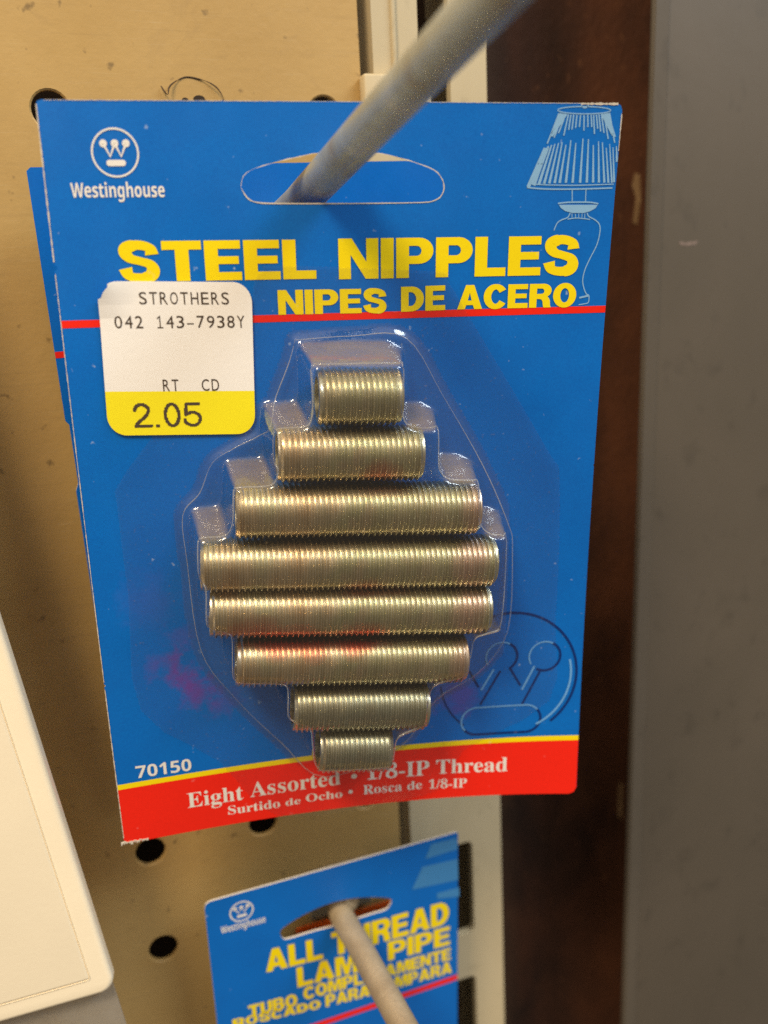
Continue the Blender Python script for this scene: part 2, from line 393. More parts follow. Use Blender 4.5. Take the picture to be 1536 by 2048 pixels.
def mono(s, P, pitch_n=None):
    """typewriter spacing, thin strokes: one glyph per cell"""
    parts = []; n = len(s)
    for i, ch in enumerate(s):
        if ch == ' ': continue
        if ch == '-': parts.append(([(i+.05, .30), (i+.70, .30), (i+.70, .40), (i+.05, .40)], [(0, 1, 2, 3)])); continue
        if ch == '1':
            parts.append(fill([[(i+.12, 0), (i+.12, .09), (i+.36, .09), (i+.36, .86), (i+.14, .72), (i+.14, .82), (i+.38, 1), (i+.46, 1), (i+.46, .09), (i+.70, .09), (i+.70, 0)]])); continue
        V, F = font_text(ch, 'plain', 0.0)
        x0 = min(v[0] for v in V); x1 = max(v[0] for v in V); y0 = min(v[1] for v in V); y1 = max(v[1] for v in V)
        a, b = i+.02, i+.76
        parts.append(([(a+(b-a)*(v[0]-x0)/(x1-x0), (v[1]-y0)/(y1-y0)) for v in V], F))
    return fit(join(parts), P)
def pixel_digits(P, rows=26):
    """dot-matrix 2.05"""
    def seg(p, a, b):
        ax, ay = a; bx, by = b; t = max(0, min(1, ((p[0]-ax)*(bx-ax)+(p[1]-ay)*(by-ay))/max(1e-9, (bx-ax)**2+(by-ay)**2)))
        return math.hypot(p[0]-ax-t*(bx-ax), p[1]-ay-t*(by-ay))
    two = spline([(.06,.70),(.12,.86),(.34,.94),(.56,.84),(.58,.64),(.44,.44),(.20,.24),(.05,.07)], 6)+[(.66,.06)]
    zero = ell(1.52, .5, .27, .44, 28); zero.append(zero[0])
    five = [(2.60,.93),(2.10,.93),(2.06,.50)]+spline([(2.06,.50),(2.32,.60),(2.58,.50),(2.62,.28),(2.50,.10),(2.28,.06),(2.06,.16),(2.02,.28)], 6)
    rects = []
    px = 1/rows; nx = int(2.72/px)
    for j in range(rows):
        y = (j+.5)*px; run = None
        for i in range(nx+1):
            x = (i+.5)*px
            on = i < nx and any(min(seg((x, y), L[q], L[q+1]) for q in range(len(L)-1)) < .064 for L in (two, zero, five))
            on = on or (i < nx and .86 < x < .99 and y < .13)
            if on and run is None: run = i
            if not on and run is not None:
                rects.append(([(run*px, j*px), (i*px, j*px), (i*px, (j+1)*px), (run*px, (j+1)*px)], [(0, 1, 2, 3)])); run = None
    return fit(join(rects), P)

# printed card space -----------------------------------------------------------
BP = [-0.026086, 0.113113, 0.288768, -0.814719, -0.103237, 0.669131, 0.053546]
def bend(x, y):
    u = x/45.; v = y/130.
    return 10*(BP[0]*u*u+BP[1]*u*u*v+BP[2]*u*u*v*v+BP[3]*u*v+BP[4]*v*v+BP[5]*u*v*v+BP[6]*u**3*v)
def bent(x, y, h): return Vector((x, -(bend(x, y)+h), -y))*MM
LIFT = [(-38.82,25.76)][0]
def lifted(x, y, h):
    # the sticker's top left corner has come away from the card
    d = math.hypot(x-LIFT[0], y-LIFT[1])
    return bent(x, y, h+max(0, 1-d/6.5)**1.6*1.3)
def flat(x, y, h): return Vector((x, -h, -y))*MM
def sheet(name, shape, h, mat, parent, space=bent, thick=0.0, step=1.5, clip=None, smooth=False, sidemat=None):
    """put a 2-D shape (mm, y down) on the card, cut fine enough to follow its bow"""
    V, F = shape
    bm = bmesh.new()
    vs = [bm.verts.new((x, y, 0)) for x, y in V]
    for f in F:
        if len(set(f)) >= 3:
            try: bm.faces.new([vs[i] for i in f])
            except ValueError: pass
    def cut(co, no, outer=False):
        g = bm.verts[:]+bm.edges[:]+bm.faces[:]
        bmesh.ops.bisect_plane(bm, geom=g, dist=1e-5, plane_co=co, plane_no=no, clear_outer=outer)
    if clip:
        for co, no in clip: cut(co, no, True)
    if not bm.verts: bm.free(); return None
    xs = [v.co.x for v in bm.verts]; ys = [v.co.y for v in bm.verts]
    if space is not flat:
        a = math.floor(min(xs)/step)*step
        while a < max(xs):
            if a > min(xs)+1e-4: cut((a, 0, 0), (1, 0, 0))
            a += step
        a = math.floor(min(ys)/(step*3))*step*3
        while a < max(ys):
            if a > min(ys)+1e-4: cut((0, a, 0), (0, 1, 0))
            a += step*3
    for f in bm.faces:
        if f.calc_area() and f.normal.z > 0: pass
    bm.normal_update()
    for f in bm.faces:
        if f.normal.z > 0: f.normal_flip()
    if thick:
        r = bmesh.ops.extrude_face_region(bm, geom=bm.faces[:])
        for v in [g for g in r['geom'] if isinstance(g, bmesh.types.BMVert)]: v.co.z = -1
        # extruded copy is the front; the originals are the back
        for v in bm.verts: pass
        bm.normal_update()
        for v in bm.verts: v.co = space(v.co.x, v.co.y, h if v.co.z < -.5 else h-thick)
        bmesh.ops.recalc_face_normals(bm, faces=bm.faces[:])
        if sidemat:
            bm.normal_update()
            for f in bm.faces:
                if abs(f.normal.y) < 0.5: f.material_index = 1
    else:
        for v in bm.verts: v.co = space(v.co.x, v.co.y, h)
        bm.normal_update()
        s = sum(f.normal.y*f.calc_area() for f in bm.faces)
        if s > 0: bmesh.ops.reverse_faces(bm, faces=bm.faces[:])
    return from_bm(name, bm, [mat, sidemat] if sidemat else mat, parent, smooth)

def tube(bm, pts, r, n=20, cap=True):
    P = [Vector(p)*MM for p in pts]; rings = []
    up = Vector((0.3, 0.1, 1))
    for i, p in enumerate(P):
        t = (P[min(i+1, len(P)-1)]-P[max(i-1, 0)]).normalized()
        a = t.cross(up).normalized(); b = t.cross(a).normalized()
        rr = (r[i] if isinstance(r, (list, tuple)) else r)*MM
        rings.append([bm.verts.new(p+a*rr*math.cos(2*math.pi*k/n)+b*rr*math.sin(2*math.pi*k/n)) for k in range(n)])
    for A, B in zip(rings, rings[1:]):
        for k in range(n): bm.faces.new((A[k], A[(k+1) % n], B[(k+1) % n], B[k]))
    if cap:
        bm.faces.new(list(reversed(rings[0]))); bm.faces.new(rings[-1])
    bmesh.ops.recalc_face_normals(bm, faces=bm.faces[:])
def spline3(pts, n=10):
    out = []; P = [pts[0]]+list(pts)+[pts[-1]]
    for i in range(1, len(P)-2):
        for k in range(n):
            t = k/n
            out.append(tuple(.5*(2*P[i][d]+(P[i+1][d]-P[i-1][d])*t+(2*P[i-1][d]-5*P[i][d]+4*P[i+1][d]-P[i+2][d])*t*t+(3*P[i][d]-P[i-1][d]-3*P[i+1][d]+P[i+2][d])*t**3) for d in range(3)))
    out.append(tuple(pts[-1])); return out

# ------------------------------------------------------------------ the display wall
bm = bmesh.new(); box(bm, -260, 330, 62, 66, -260, 330)
tag(from_bm('back_wall', bm, M['dark']), 'dark void behind the pegboard', None, None, 'structure')

# pegboard: real round holes on a 25.4 mm grid
PB = thing('pegboard', 'beige painted pegboard with round holes behind the hanging blue cards', 'pegboard')
bm = bmesh.new()
P_ = 25.4; N = 24; R_ = 3.25
def vtx(x, z, y): return bm.verts.new(Vector((x, y, z))*MM)
for i in range(-9, 3):
    for n in range(-6, 11):
        cx, cz = i*P_, n*P_
        x0, x1 = cx-P_/2, (cx+P_/2 if i < 2 else 58.75); z0, z1 = cz-P_/2, cz+P_/2
        if n == 6: cz -= 0.8
        if (i, n) == (1, 6):
            bm.faces.new([vtx(x0, z0, 0), vtx(x1, z0, 0), vtx(x1, z1, 0), vtx(x0, z1, 0)]); continue
        ang = [2*math.pi*(k+.5)/N for k in range(N)]
        inn = [vtx(cx+R_*math.cos(a), cz+R_*math.sin(a), 0.25) for a in ang]
        rim = [vtx(cx+(R_+.3)*math.cos(a), cz+(R_+.3)*math.sin(a), 0) for a in ang]
        bak = [vtx(cx+R_*math.cos(a), cz+R_*math.sin(a), 1.1) for a in ang]
        out = []
        for a in ang:
            c, s_ = math.cos(a), math.sin(a)
            tx = ((x1-cx) if c > 0 else (x0-cx))/c if abs(c) > 1e-9 else 1e9
            tz = ((z1-cz) if s_ > 0 else (z0-cz))/s_ if abs(s_) > 1e-9 else 1e9
            t = min(tx, tz); out.append((cx+t*c, cz+t*s_))
        ov = [vtx(a, b, 0) for a, b in out]
        for k in range(N):
            j = (k+1) % N
            a, b = out[k], out[j]
            bm.faces.new((rim[k], ov[k], ov[j], rim[j]))
            onx = lambda p, X: abs(p[0]-X) < 1e-6
            if not any((abs(a[d]-L) < 1e-6 and abs(b[d]-L) < 1e-6) for d, L in ((0, x0), (0, x1), (1, z0), (1, z1))):
                cxn = (x1 if a[0]+b[0] > 2*cx else x0, z1 if a[1]+b[1] > 2*cz else z0)
                cv = vtx(cxn[0], cxn[1], 0); bm.faces.new((ov[k], cv, ov[j]))
            bm.faces.new((inn[k], rim[k], rim[j], inn[j])); bm.faces.new((bak[k], inn[k], inn[j], bak[j]))
# right edge return
z0, z1 = -6.5*P_, 10.5*P_
bm.faces.new([vtx(58.75, z0, 0), vtx(58.75, z0, 3.2), vtx(58.75, z1, 3.2), vtx(58.75, z1, 0)])
bmesh.ops.remove_doubles(bm, verts=bm.verts[:], dist=1e-7)
bm.normal_update()
for f in bm.faces:
    if f.normal.y > 0.5: f.normal_flip()
from_bm('panel', bm, M['board'], PB)
# dried scab of paint with two pin holes where one peg hole has been filled
b0 = [(24.50,152.58),(23.90,153.94),(26.51,154.08),(25.61,157.05),(19.56,155.89)]
bm = bmesh.new()
for (qx, qz), rr in ((b0[1], .42), (b0[2], .75)):
    bmesh.ops.create_circle(bm, cap_ends=True, radius=rr*MM, segments=12, matrix=Matrix.Translation(Vector((qx, -0.06, qz-.35))*MM) @ Matrix.Rotation(math.pi/2, 4, 'X') @ Matrix.Scale(1.5, 4, (1, 0, 0)))
from_bm('pin_hole', bm, M['dark'], PB)
# curled fibre caught on the board
fp = [(19.67,155.79),(20.03,154.96),(20.68,154.29),(21.09,155.57),(22.29,156.61),(24.39,157.51),(26.75,157.23),(28.72,156.51),(30.10,155.34),(30.88,153.63),(30.26,153.10)]
bm = bmesh.new()
tube(bm, spline3([(x, -0.5-0.5*math.sin(i*.9), z) for i, (x, z) in enumerate(fp)], 6), [0.05+0.10*abs(math.sin(i*.23+.4)) for i in range(61)], 8)
tag(from_bm('curled_fibre', bm, M['fibre'], None, True), 'thin dark curled fibre stuck to the pegboard above the front card', 'fibre')

# slotted steel upright
UP = thing('slotted_upright', 'cream slotted steel upright with black slots right of the pegboard', 'shelf upright')
bm = bmesh.new()
xs = [61.6, 71.4, 78.3, 86.6]
slots = [(-102.5, -128), (-61.5, -88), (-20.3, -47.6), (20.5, -5), (61.5, 35), (102.5, 76), (178, 144.5), (225, 192)]
zs = sorted({-240, 320} | {z for s_ in slots for z in s_})
isslot = lambda a, b: any(abs(b-t) < .01 and abs(a-q) < .01 for t, q in slots)
for a, b in zip(zs, zs[1:]):
    for k in range(3):
        if k == 1 and isslot(a, b):
            # open slot with rounded corners and a returned lip
            x0, x1 = xs[1], xs[2]; lp = rrect(x0, a, x1, b, 1.6, 5)
            rect = [(x0, a), (x1, a), (x1, b), (x0, b)]
            v_, f_ = fill([rect, lp])
            q = [vtx(x, z, 0) for x, z in v_]
            for t in f_:
                try: bm.faces.new([q[i] for i in t])
                except ValueError: pass
            lv = [vtx(x, z, 0) for x, z in lp]; lb = [vtx(x, z, 2.0) for x, z in lp]
            for i in range(len(lp)):
                j = (i+1) % len(lp); bm.faces.new((lv[i], lv[j], lb[j], lb[i]))
        else:
            bm.faces.new([vtx(xs[k], a, 0), vtx(xs[k+1], a, 0), vtx(xs[k+1], b, 0), vtx(xs[k], b, 0)])
bmesh.ops.remove_doubles(bm, verts=bm.verts[:], dist=1e-7); bm.normal_update()
for f in bm.faces:
    if f.normal.y > .5: f.normal_flip()
for X in (61.6, 86.6):
    bm.faces.new([vtx(X, -240, 0), vtx(X, 320, 0), vtx(X, 320, 30), vtx(X, -240, 30)])
from_bm('channel', bm, M['upright'], UP)
bm = bmesh.new(); box(bm, 65.6, 66.6, -0.7, 0.4, 60, 320, 0.3)
from_bm('raised_rib', bm, M['upright'], UP, True)

pt = [(58.02,158.49),(72.50,154.85)]
bm = bmesh.new(); box(bm, pt[0][0]+.3, pt[1][0], -3.2, -0.1, 120, pt[0][1], 0.5)
tag(from_bm('hook_plate', bm, M['upright'], None, True), 'small cream bracket plate on the upright behind the thick wire', 'bracket')

# rusty post in the gap, and the grey end panel
PO = thing('rusty_post', 'dark rusty brown steel post between the upright and the grey panel', 'post')
bm = bmesh.new(); box(bm, 88, 150, 24, 60, -250, 320, 1.0)
from_bm('post_face', bm, M['rust'], PO)
sp_ = [(141.22,143.04),(142.78,142.42),(143.26,136.30),(142.18,130.12),(140.92,130.77),(141.69,136.94),(140.38,140.01)]
bm = bmesh.new()
v_, f_ = fill([sp_]); q = [vtx(x, z, 23.85) for x, z in v_]
for t in f_: bm.faces.new([q[i] for i in t])
from_bm('scuff_mark', bm, M['scuff'], PO)
sp_ = [(139.97,-33.46),(141.45,-34.72),(141.35,-47.00),(139.83,-44.79)]
bm = bmesh.new()
v_, f_ = fill([sp_]); q = [vtx(x, z, 23.85) for x, z in v_]
for t in f_: bm.faces.new([q[i] for i in t])
from_bm('scuff_mark', bm, M['scuff'], PO)

sp_ = [(133.48,124.79),(135.19,124.40),(138.88,124.73),(138.35,123.85),(135.51,123.61),(133.80,123.89)]
GP = thing('end_panel', 'smooth grey metal panel with a folded edge at the far right', 'metal panel', (0, 0, 0))
bm = bmesh.new(); box(bm, 124.4, 330, -4, -2.4, -250, 330, 0.6, 3)
bmesh.ops.rotate(bm, cent=Vector((124.4, 0, 90))*MM, matrix=Matrix.Rotation(math.radians(0.45), 3, 'Y'), verts=bm.verts[:])
from_bm('panel_face', bm, M['grey'], GP, True)
bm = bmesh.new(); box(bm, 124.55, 128.2, -4.35, -3.9, -250, 330, 0.15)
bmesh.ops.rotate(bm, cent=Vector((124.4, 0, 90))*MM, matrix=Matrix.Rotation(math.radians(0.45), 3, 'Y'), verts=bm.verts[:])
from_bm('folded_hem', bm, M['grey'], GP)
bm = bmesh.new()
v_, f_ = fill([sp_]); q = [vtx(x, z, -4.05) for x, z in v_]
for t in f_: bm.faces.new([q[i] for i in t])
from_bm('scuff_mark', bm, M['panel_scuff'], GP)

# ------------------------------------------------------------------ wire hooks
rp = [(37.33,-25.78,132.95),(37.25,-39.41,135.27),(36.11,-54.02,136.64),(37.06,-67.81,139.73),(40.29,-89.22,146.14)]
a = Vector(rp[0]); b = Vector(rp[4])
def on(t): return tuple(a+(b-a)*t)
HK = thing('peg_hook', 'thick grey plated wire hook rising through the hole of the front card', 'hook', (0, 0, 0), 'wire peg hooks')
bm = bmesh.new()
tube(bm, spline3([(42.3, 1.0, 125.5), (42.3, -9, 126.5), on(-.30), on(0), on(.25), on(.5), on(.75), on(1.0), on(1.25), on(1.5)], 8), 2.95, 32)
from_bm('wire', bm, M['rod'], HK, True)
bm = bmesh.new(); box(bm, 33, 52, -1.6, -0.1, 118, 131, 0.6)
from_bm('back_plate', bm, M['rod'], HK)

rp = [(39.16,-10.81,-20.44),(40.20,-26.22,-23.04),(41.35,-42.18,-23.50)]
a = Vector(rp[0]); b = Vector(rp[2])
HK2 = thing('peg_hook', 'thinner worn wire hook poking out through the lower blue card', 'hook', (0, 0, 0), 'wire peg hooks')
bm = bmesh.new()
tube(bm, spline3([(41.8, 1.0, a.z+1.5), (42.0, -8, a.z+.8), on(0), on(.33), on(.66), on(1), on(1.6), on(2.2)], 8), 2.75, 28)
from_bm('wire', bm, M['rod_worn'], HK2, True)
bm = bmesh.new(); box(bm, 34, 50, -1.6, -0.1, a.z-8, a.z+5, 0.6)
from_bm('back_plate', bm, M['rod_worn'], HK2)

# ------------------------------------------------------------------ the front carded package
CR = Matrix([[0.9741241851291453, 0.22572401916509788, 0.011434120798438696],
             [-0.2239113576782945, 0.9707122030378675, -0.08707194023353723],
             [-0.030753468896070793, 0.08225865331577215, 0.9961364053710385]])
ORG = (40.7836, -40.4440, 146.0701)
CARD = thing('carded_package', 'bright blue blister card of steel nipples with red bottom band, hanging in front', 'blister pack', ORG, None, CR)
H = 129.48
hole = [(-15.96,12.27),(-15.48,10.61),(-13.66,9.53),(-9.78,8.46),(-6.67,7.82),(-3.95,7.32),(0.33,7.11),(4.64,7.25),(8.19,7.83),(11.39,8.71),(14.46,9.82),(15.78,11.16),(16.13,12.59),(15.66,13.71),(14.52,14.38),(12.23,14.67),(0.95,14.73),(-10.07,14.65),(-13.55,14.47),(-15.05,13.80)]
hole = spline(hole+[hole[0]], 3)[:-1]
YT = 116.15; RT = 31.68
outl = [(-44.2, 0), (44.0, 0), (44.7, .3), (45, 1.0), (45, 60), (44.85, 60.2), (45, 60.5), (45, H-1.5), (44.4, H-.4), (43.4, H), (-43.0, H), (-44.3, H-.2), (-45, H-1), (-45, 95.6), (-44.75, 95.3), (-45, 95), (-45, 24.2), (-44.55, 23.9), (-44.6, 23.5), (-45, 23.2), (-45, .8), (-44.8, .2)]
sheet('backing_card', fill([outl, hole]), 0.0, M['blue'], CARD, thick=0.5, sidemat=M['board_core'])
clipx = [((44.98, 0, 0), (1, 0, 0)), ((-44.98, 0, 0), (-1, 0, 0))]
q = sheet('red_stripe', ([(-44.97, RT), (44.97, RT), (44.97, RT+1.15), (-44.97, RT+1.15)], [(0, 1, 2, 3)]), .05, M['red'], CARD)
sheet('yellow_stripe', ([(-44.97, YT), (44.97, YT), (44.97, YT+1.1), (-44.97, YT+1.1)], [(0, 1, 2, 3)]), .05, M['yellow'], CARD)
sheet('red_band', fill([[(-44.97, YT+1.1), (44.97, YT+1.1), (44.97, H-1.5), (44.4, H-.42), (43.4, H-.02), (-43.0, H-.02), (-44.3, H-.22), (-44.97, H-1)]]), .05, M['red'], CARD)
# worn white edges
def worn(p0, p1, wmax, n):
    pts = [(p0[0]+(p1[0]-p0[0])*i/n, p0[1]+(p1[1]-p0[1])*i/n) for i in range(n+1)]
    r_ = random.Random(int(abs(p0[0]*7+p1[1]*13)))
    return ribbon(pts, [wmax*(.35+.65*r_.random()) for _ in pts])
sheet('worn_edge', join([worn((-44.95, .6), (-44.95, 22.9), .26, 50), worn((-44.95, 24.6), (-44.95, 94.6), .16, 140), worn((-44.95, 96), (-44.95, H-1.5), .2, 60),
    worn((-43.8, .05), (-10, .05), .10, 80), worn((-10, .05), (43.9, .05), .09, 120), worn((38, .10), (44.2, .10), .42, 22), worn((44.95, 1.5), (44.95, 7), .2, 14)]), .09, M['board_core'], CARD)
hr = [(x, y) for x, y in hole]
r_ = random.Random(3)
sheet('hole_rim', ribbon(hr, [(.03+.18*r_.random()**2) if y < 13 else .08+.14*r_.random() for x, y in hr], True), .07, M['board_core'], CARD)
# frayed bottom corner
fr = []
cx, cy = -44.2, H-.6
for i in range(16):
    t = i/15; x = -45.3+4.6*t; y = H-.55+.25*random.random()
    fr.append(ribbon([(x, y), (x-.25+.5*random.random(), y+.35+.55*random.random()*(1-t*.6))], [.42, .12]))
sheet('frayed_corner', join(fr), .12, M['board_core'], CARD, thick=0.25)

def letters(shape, mat, label=None, h=.08, parent=None, space=bent, clip=None, name='lettering'):
    o = sheet(name, shape, h, M[mat], parent or CARD, space, clip=clip)
    if label and o: o['label'] = label
    return o
title = [fit(heavy('STEEL'), [(-35.46,26.02),(-4.74,26.16),(-22.76,20.01)]), fit(heavy('NIPPLES'), [(-1.09,26.32),(39.52,26.38),(0.04,20.02)])]
letters(join(title), 'yellow', 'large yellow title lettering', name='title_lettering')
sub = [fit(heavy('NIPES'), [(-11.11,31.70),(6.70,31.83),(-9.88,27.81)]), fit(heavy('DE'), [(9.14,31.78),(16.64,31.67),(9.39,27.74)]), fit(heavy('ACERO'), [(18.70,31.64),(39.51,31.74),(32.99,27.76)])]
letters(join(sub), 'yellow', 'smaller yellow subtitle lettering', .10, name='subtitle_lettering')
# round emblem and maker's name
e = [(-34.33,7.26),(-30.84,7.26),(-35.96,5.96),(-34.29,5.95),(-32.64,5.95),(-35.08,7.79),(-33.48,7.79),(-35.75,8.26),(-32.89,9.14),(-35.41,5.96)]
er = e[1][0]-e[0][0]; dr = e[9][0]-e[2][0]
sheet('emblem', join([ring(e[0][0], e[0][1], er-.13, .27)]+[disc(*e[k], dr) for k in (2, 3, 4)]+
      [ribbon([e[2], e[5], e[3]], .36), ribbon([e[3], e[6], e[4]], .36), capsule(e[7][0], e[7][1], e[8][0], e[8][1])]), .08, M['white_ink'], CARD)
def name_text(P, **kw): return fit(font_text('Westinghouse', 'sans_bold', 0.0), P, 0, .714)
letters(name_text([(-41.34,13.55),(-27.53,13.57),(-40.17,11.50)]), 'white_ink', name='brand_lettering')
letters(fit(font_text('70150', 'sans_bold'), [(-41.40,115.33),(-31.41,115.55),(-40.77,112.76)], 0, .714), 'white_ink', name='number_lettering')
sf = lambda s_, P: fit(font_text(s_, 'serif'), P, 0, .69)
bot = [sf('Eight', [(-32.73,123.88),(-22.25,124.05),(-32.33,120.52)]), sf('Assorted', [(-20.91,123.79),(-3.15,123.73),(-19.44,120.36)]),
       sf('1/8-IP', [(1.98,123.40),(14.83,123.70),(10.90,120.07)]), sf('Thread', [(16.23,123.56),(30.81,123.93),(17.19,120.27)]),
       disc(*[(-0.42,122.19)][0], .58)]
letters(join(bot), 'white_ink', 'large white serif lettering', .09, name='band_lettering')
bot = [sf('Surtido', [(-25.34,127.04),(-15.28,127.22),(-24.78,125.04)]), sf('de', [(-14.21,127.10),(-11.21,127.06),(-13.41,125.45)]),
       sf('Ocho', [(-10.13,126.89),(-2.84,126.87),(-9.04,125.03)]), sf('Rosca', [(1.38,126.80),(9.24,126.87),(1.97,124.61)]),
       sf('de', [(10.34,126.83),(13.35,126.79),(10.91,124.78)]), sf('1/8-IP', [(14.76,126.97),(22.57,127.26),(19.92,125.00)]),
       disc(*[(-1.19,125.79)][0], .45)]
letters(join(bot), 'white_ink', 'small white serif lettering', .09, name='band_lettering')

# line drawing of a table lamp
Z = lambda pts: pts
L = []
def ln(pts, wd, sp=False): L.append(ribbon(spline(pts, 6) if sp else pts, wd))
g = [(38.65,1.04),(43.04,1.01),(38.69,1.57)]
ln(ell(g[0][0], g[0][1], g[1][0]-g[0][0], g[2][1]-g[0][1], 40), .16); L[-1] = ribbon(ell(g[0][0], g[0][1], g[1][0]-g[0][0], g[2][1]-g[0][1], 40), .16, True)
g = [(38.70,0.10),(39.31,0.09)]
L.append(ribbon(ell(g[0][0], g[0][1], g[1][0]-g[0][0], g[1][0]-g[0][0], 20, 0, 180), .16))
for seg_ in (
    [(34.50,1.47),(32.86,5.95)], [(34.88,1.51),(33.39,4.86)], [(35.25,1.58),(33.92,5.07)], [(35.63,1.61),(34.62,4.41)],
    [(36.06,1.65),(35.52,4.74)], [(36.47,1.68),(36.27,3.91)], [(36.93,1.70),(36.82,3.86)], [(37.48,1.73),(37.40,3.63)],
    [(38.07,1.74),(38.03,3.46)], [(38.67,1.75),(38.82,4.02)], [(39.27,1.72),(39.46,3.49)], [(39.83,1.71),(40.10,3.48)],
    [(40.24,1.70),(40.64,4.51)], [(40.72,1.66),(41.10,3.73)], [(41.13,1.63),(41.65,4.14)], [(41.54,1.59),(42.23,4.34)],
    [(41.97,1.54),(43.02,5.22)], [(42.34,1.51),(43.69,4.72)], [(42.65,1.45),(44.19,4.93)], [(42.89,1.40),(44.18,5.80)]):
    ln(seg_, .22)
L.append(fill([[(34.41,1.47),(35.91,1.62),(34.99,3.01),(33.73,4.90),(33.25,4.82)]])); L.append(fill([[(41.41,1.59),(42.99,1.39),(43.97,4.63),(43.38,4.47),(42.39,2.98)]]))
for a_, b_, wd in (((395,515),(250,865),(.5)), ((430,500),(300,850),.45), ((458,490),(345,840),.40), ((488,480),(392,835),.36), ((520,472),(438,832),.34), ((552,466),(486,830),.34), ((586,488),(530,828),.34),
                   ((630,448),(585,826),.34), ((674,472),(645,826),.34), ((738,432),(712,826),.34), ((786,438),(772,824),.34), ((830,490),(828,824),.32), ((876,458),(880,824),.30), ((910,465),(928,824),.30),
                   ((945,515),(964,826),.28), ((975,480),(995,826),.26), ((1005,510),(1015,820),.26), ((1035,500),(1040,640),.3)):
    L.append((('pleat'), a_, b_, wd))
LK = {}
K_ = [(32.44,6.56),(30.07,12.45),(33.07,6.31),(31.00,12.20),(33.59,6.15),(31.84,12.04),(34.14,5.98),(32.72,11.96),(34.73,5.85),(33.59,11.91),(35.32,5.75),(34.50,11.88),(35.98,6.11),(35.34,11.85),(36.76,5.44),(36.39,11.82),(37.62,5.84),(37.54,11.82),(38.77,5.18),(38.82,11.83),(39.69,5.27),(39.97,11.80),(40.59,6.14),(41.05,11.80),(41.42,5.60),(42.05,11.81),(42.08,5.72),(42.98,11.81),(42.82,6.55),(43.68,11.85),(43.34,5.97),(44.29,11.85),(43.96,6.47),(44.66,11.75),(44.52,6.30),(44.85,8.67)]
L = [x for x in L if x[0] != 'pleat']
PW = (.5, .45, .40, .36, .34, .34, .34, .34, .34, .34, .34, .32, .30, .30, .28, .26, .26, .3)
for i, wd in enumerate(PW): L.append(ribbon([K_[2*i], K_[2*i+1]], [wd*.55, wd*1.25]))
L.append(fill([[(32.25,6.65),(33.27,6.48),(31.51,11.35),(29.97,12.51)]]))
ln([(29.88,12.51),(33.31,12.76),(38.67,12.79),(44.46,12.65)], .22, True)
ln([(30.26,11.94),(33.27,12.13),(38.62,12.21),(44.60,12.06)], .16, True)
ln([(37.56,12.84),(37.70,14.74)], .16); ln([(39.92,12.85),(39.98,14.71)], .16)
ln([(35.27,14.99),(36.90,14.83),(38.83,14.81),(40.77,14.85),(42.25,15.08)], .22, True)
L.append(fill([[(35.48,15.20),(42.13,15.25),(41.82,15.77),(40.89,16.26),(39.84,16.51),(37.79,16.49),(36.61,16.18),(35.80,15.69)]]))
ln([(37.50,16.49),(37.07,17.19),(35.94,17.62),(35.30,18.14),(34.88,19.20)], .18, True)
ln([(40.42,16.52),(40.76,17.05),(41.98,17.68),(42.73,18.40),(42.90,19.65),(42.52,21.63),(41.51,23.79),(40.76,25.61),(40.49,27.27),(40.79,28.58),(41.33,29.62),(41.79,29.91),(41.78,31.04),(40.89,31.30),(40.09,31.41)], .18, True)
ln([(37.09,17.45),(38.83,17.30),(40.99,17.53)], .16, True)
ln([(40.11,30.24),(41.79,29.91)], .3)
for seg_ in ([(37.80,16.58),(37.85,17.29)], [(38.38,16.59),(38.48,17.29)], [(38.97,16.59),(39.02,17.30)], [(39.55,16.60),(39.57,17.30)], [(40.04,16.60),(40.04,17.31)]): ln(seg_, .12)
hh = 0.060
bmL = []
sheet('lamp_drawing', join(L), .06, M['light_blue'], CARD, clip=[((44.95, 0, 0), (1, 0, 0)), ((0, .05, 0), (0, -1, 0))])

# large embossed-look emblem printed at the lower right
ec = [(30.43,102.38),(29.97,88.85),(44.96,103.13),(28.92,98.07),(37.48,98.45),(28.84,95.60),(21.20,108.95),(37.12,115.03)]
cx, cy = ec[0]; R2 = cy-ec[1][1]
dk, lt = [], []
cl = clipx+[((0, YT-.02, 0), (0, 1, 0))]
dk.append(ribbon(ell(cx, cy, R2, R2, 90, -110, 50), .50)); dk.append(ribbon(ell(cx, cy, R2, R2, 60, 130, 175), .3))
lt.append(ribbon(ell(cx, cy, R2-1.1, R2-1.1, 60, -14, 62), .40))
rd = (ec[3][1]-ec[5][1])*1.25
for k in (3, 4):
    dk.append(ribbon(ell(ec[k][0], ec[k][1], rd, rd, 40, -60, 120 if k == 4 else 60), .48))
    lt.append(ribbon(ell(ec[k][0], ec[k][1], rd, rd, 30, 150, 300), .30))
for s_ in ([(28.74,101.17),(24.92,108.34)], [(30.57,100.51),(32.86,104.58)], [(36.88,101.21),(33.29,108.80)], [(22.45,100.54),(24.54,104.48)]): dk.append(ribbon(s_, .44))
for s_ in ([(27.44,100.67),(24.99,105.15)], [(35.51,100.51),(33.18,105.55)]): lt.append(ribbon(s_, .40))
x0, y0 = ec[6]; x1, y1 = ec[7]; rr = (y1-y0)/2
dk.append(ribbon(ell(x1-rr, (y0+y1)/2, rr, rr, 16, -40, 90)+ell(x0+rr, (y0+y1)/2, rr, rr, 10, 90, 150), .50))
lt.append(ribbon(ell(x0+rr, (y0+y1)/2, rr, rr, 20, 140, 270)+ell(x1-rr, (y0+y1)/2, rr, rr, 10, 270, 320), .34))
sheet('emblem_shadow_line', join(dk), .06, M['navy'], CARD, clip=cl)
sheet('emblem_light_line', join(lt), .07, M['emblem_light'], CARD, clip=cl)

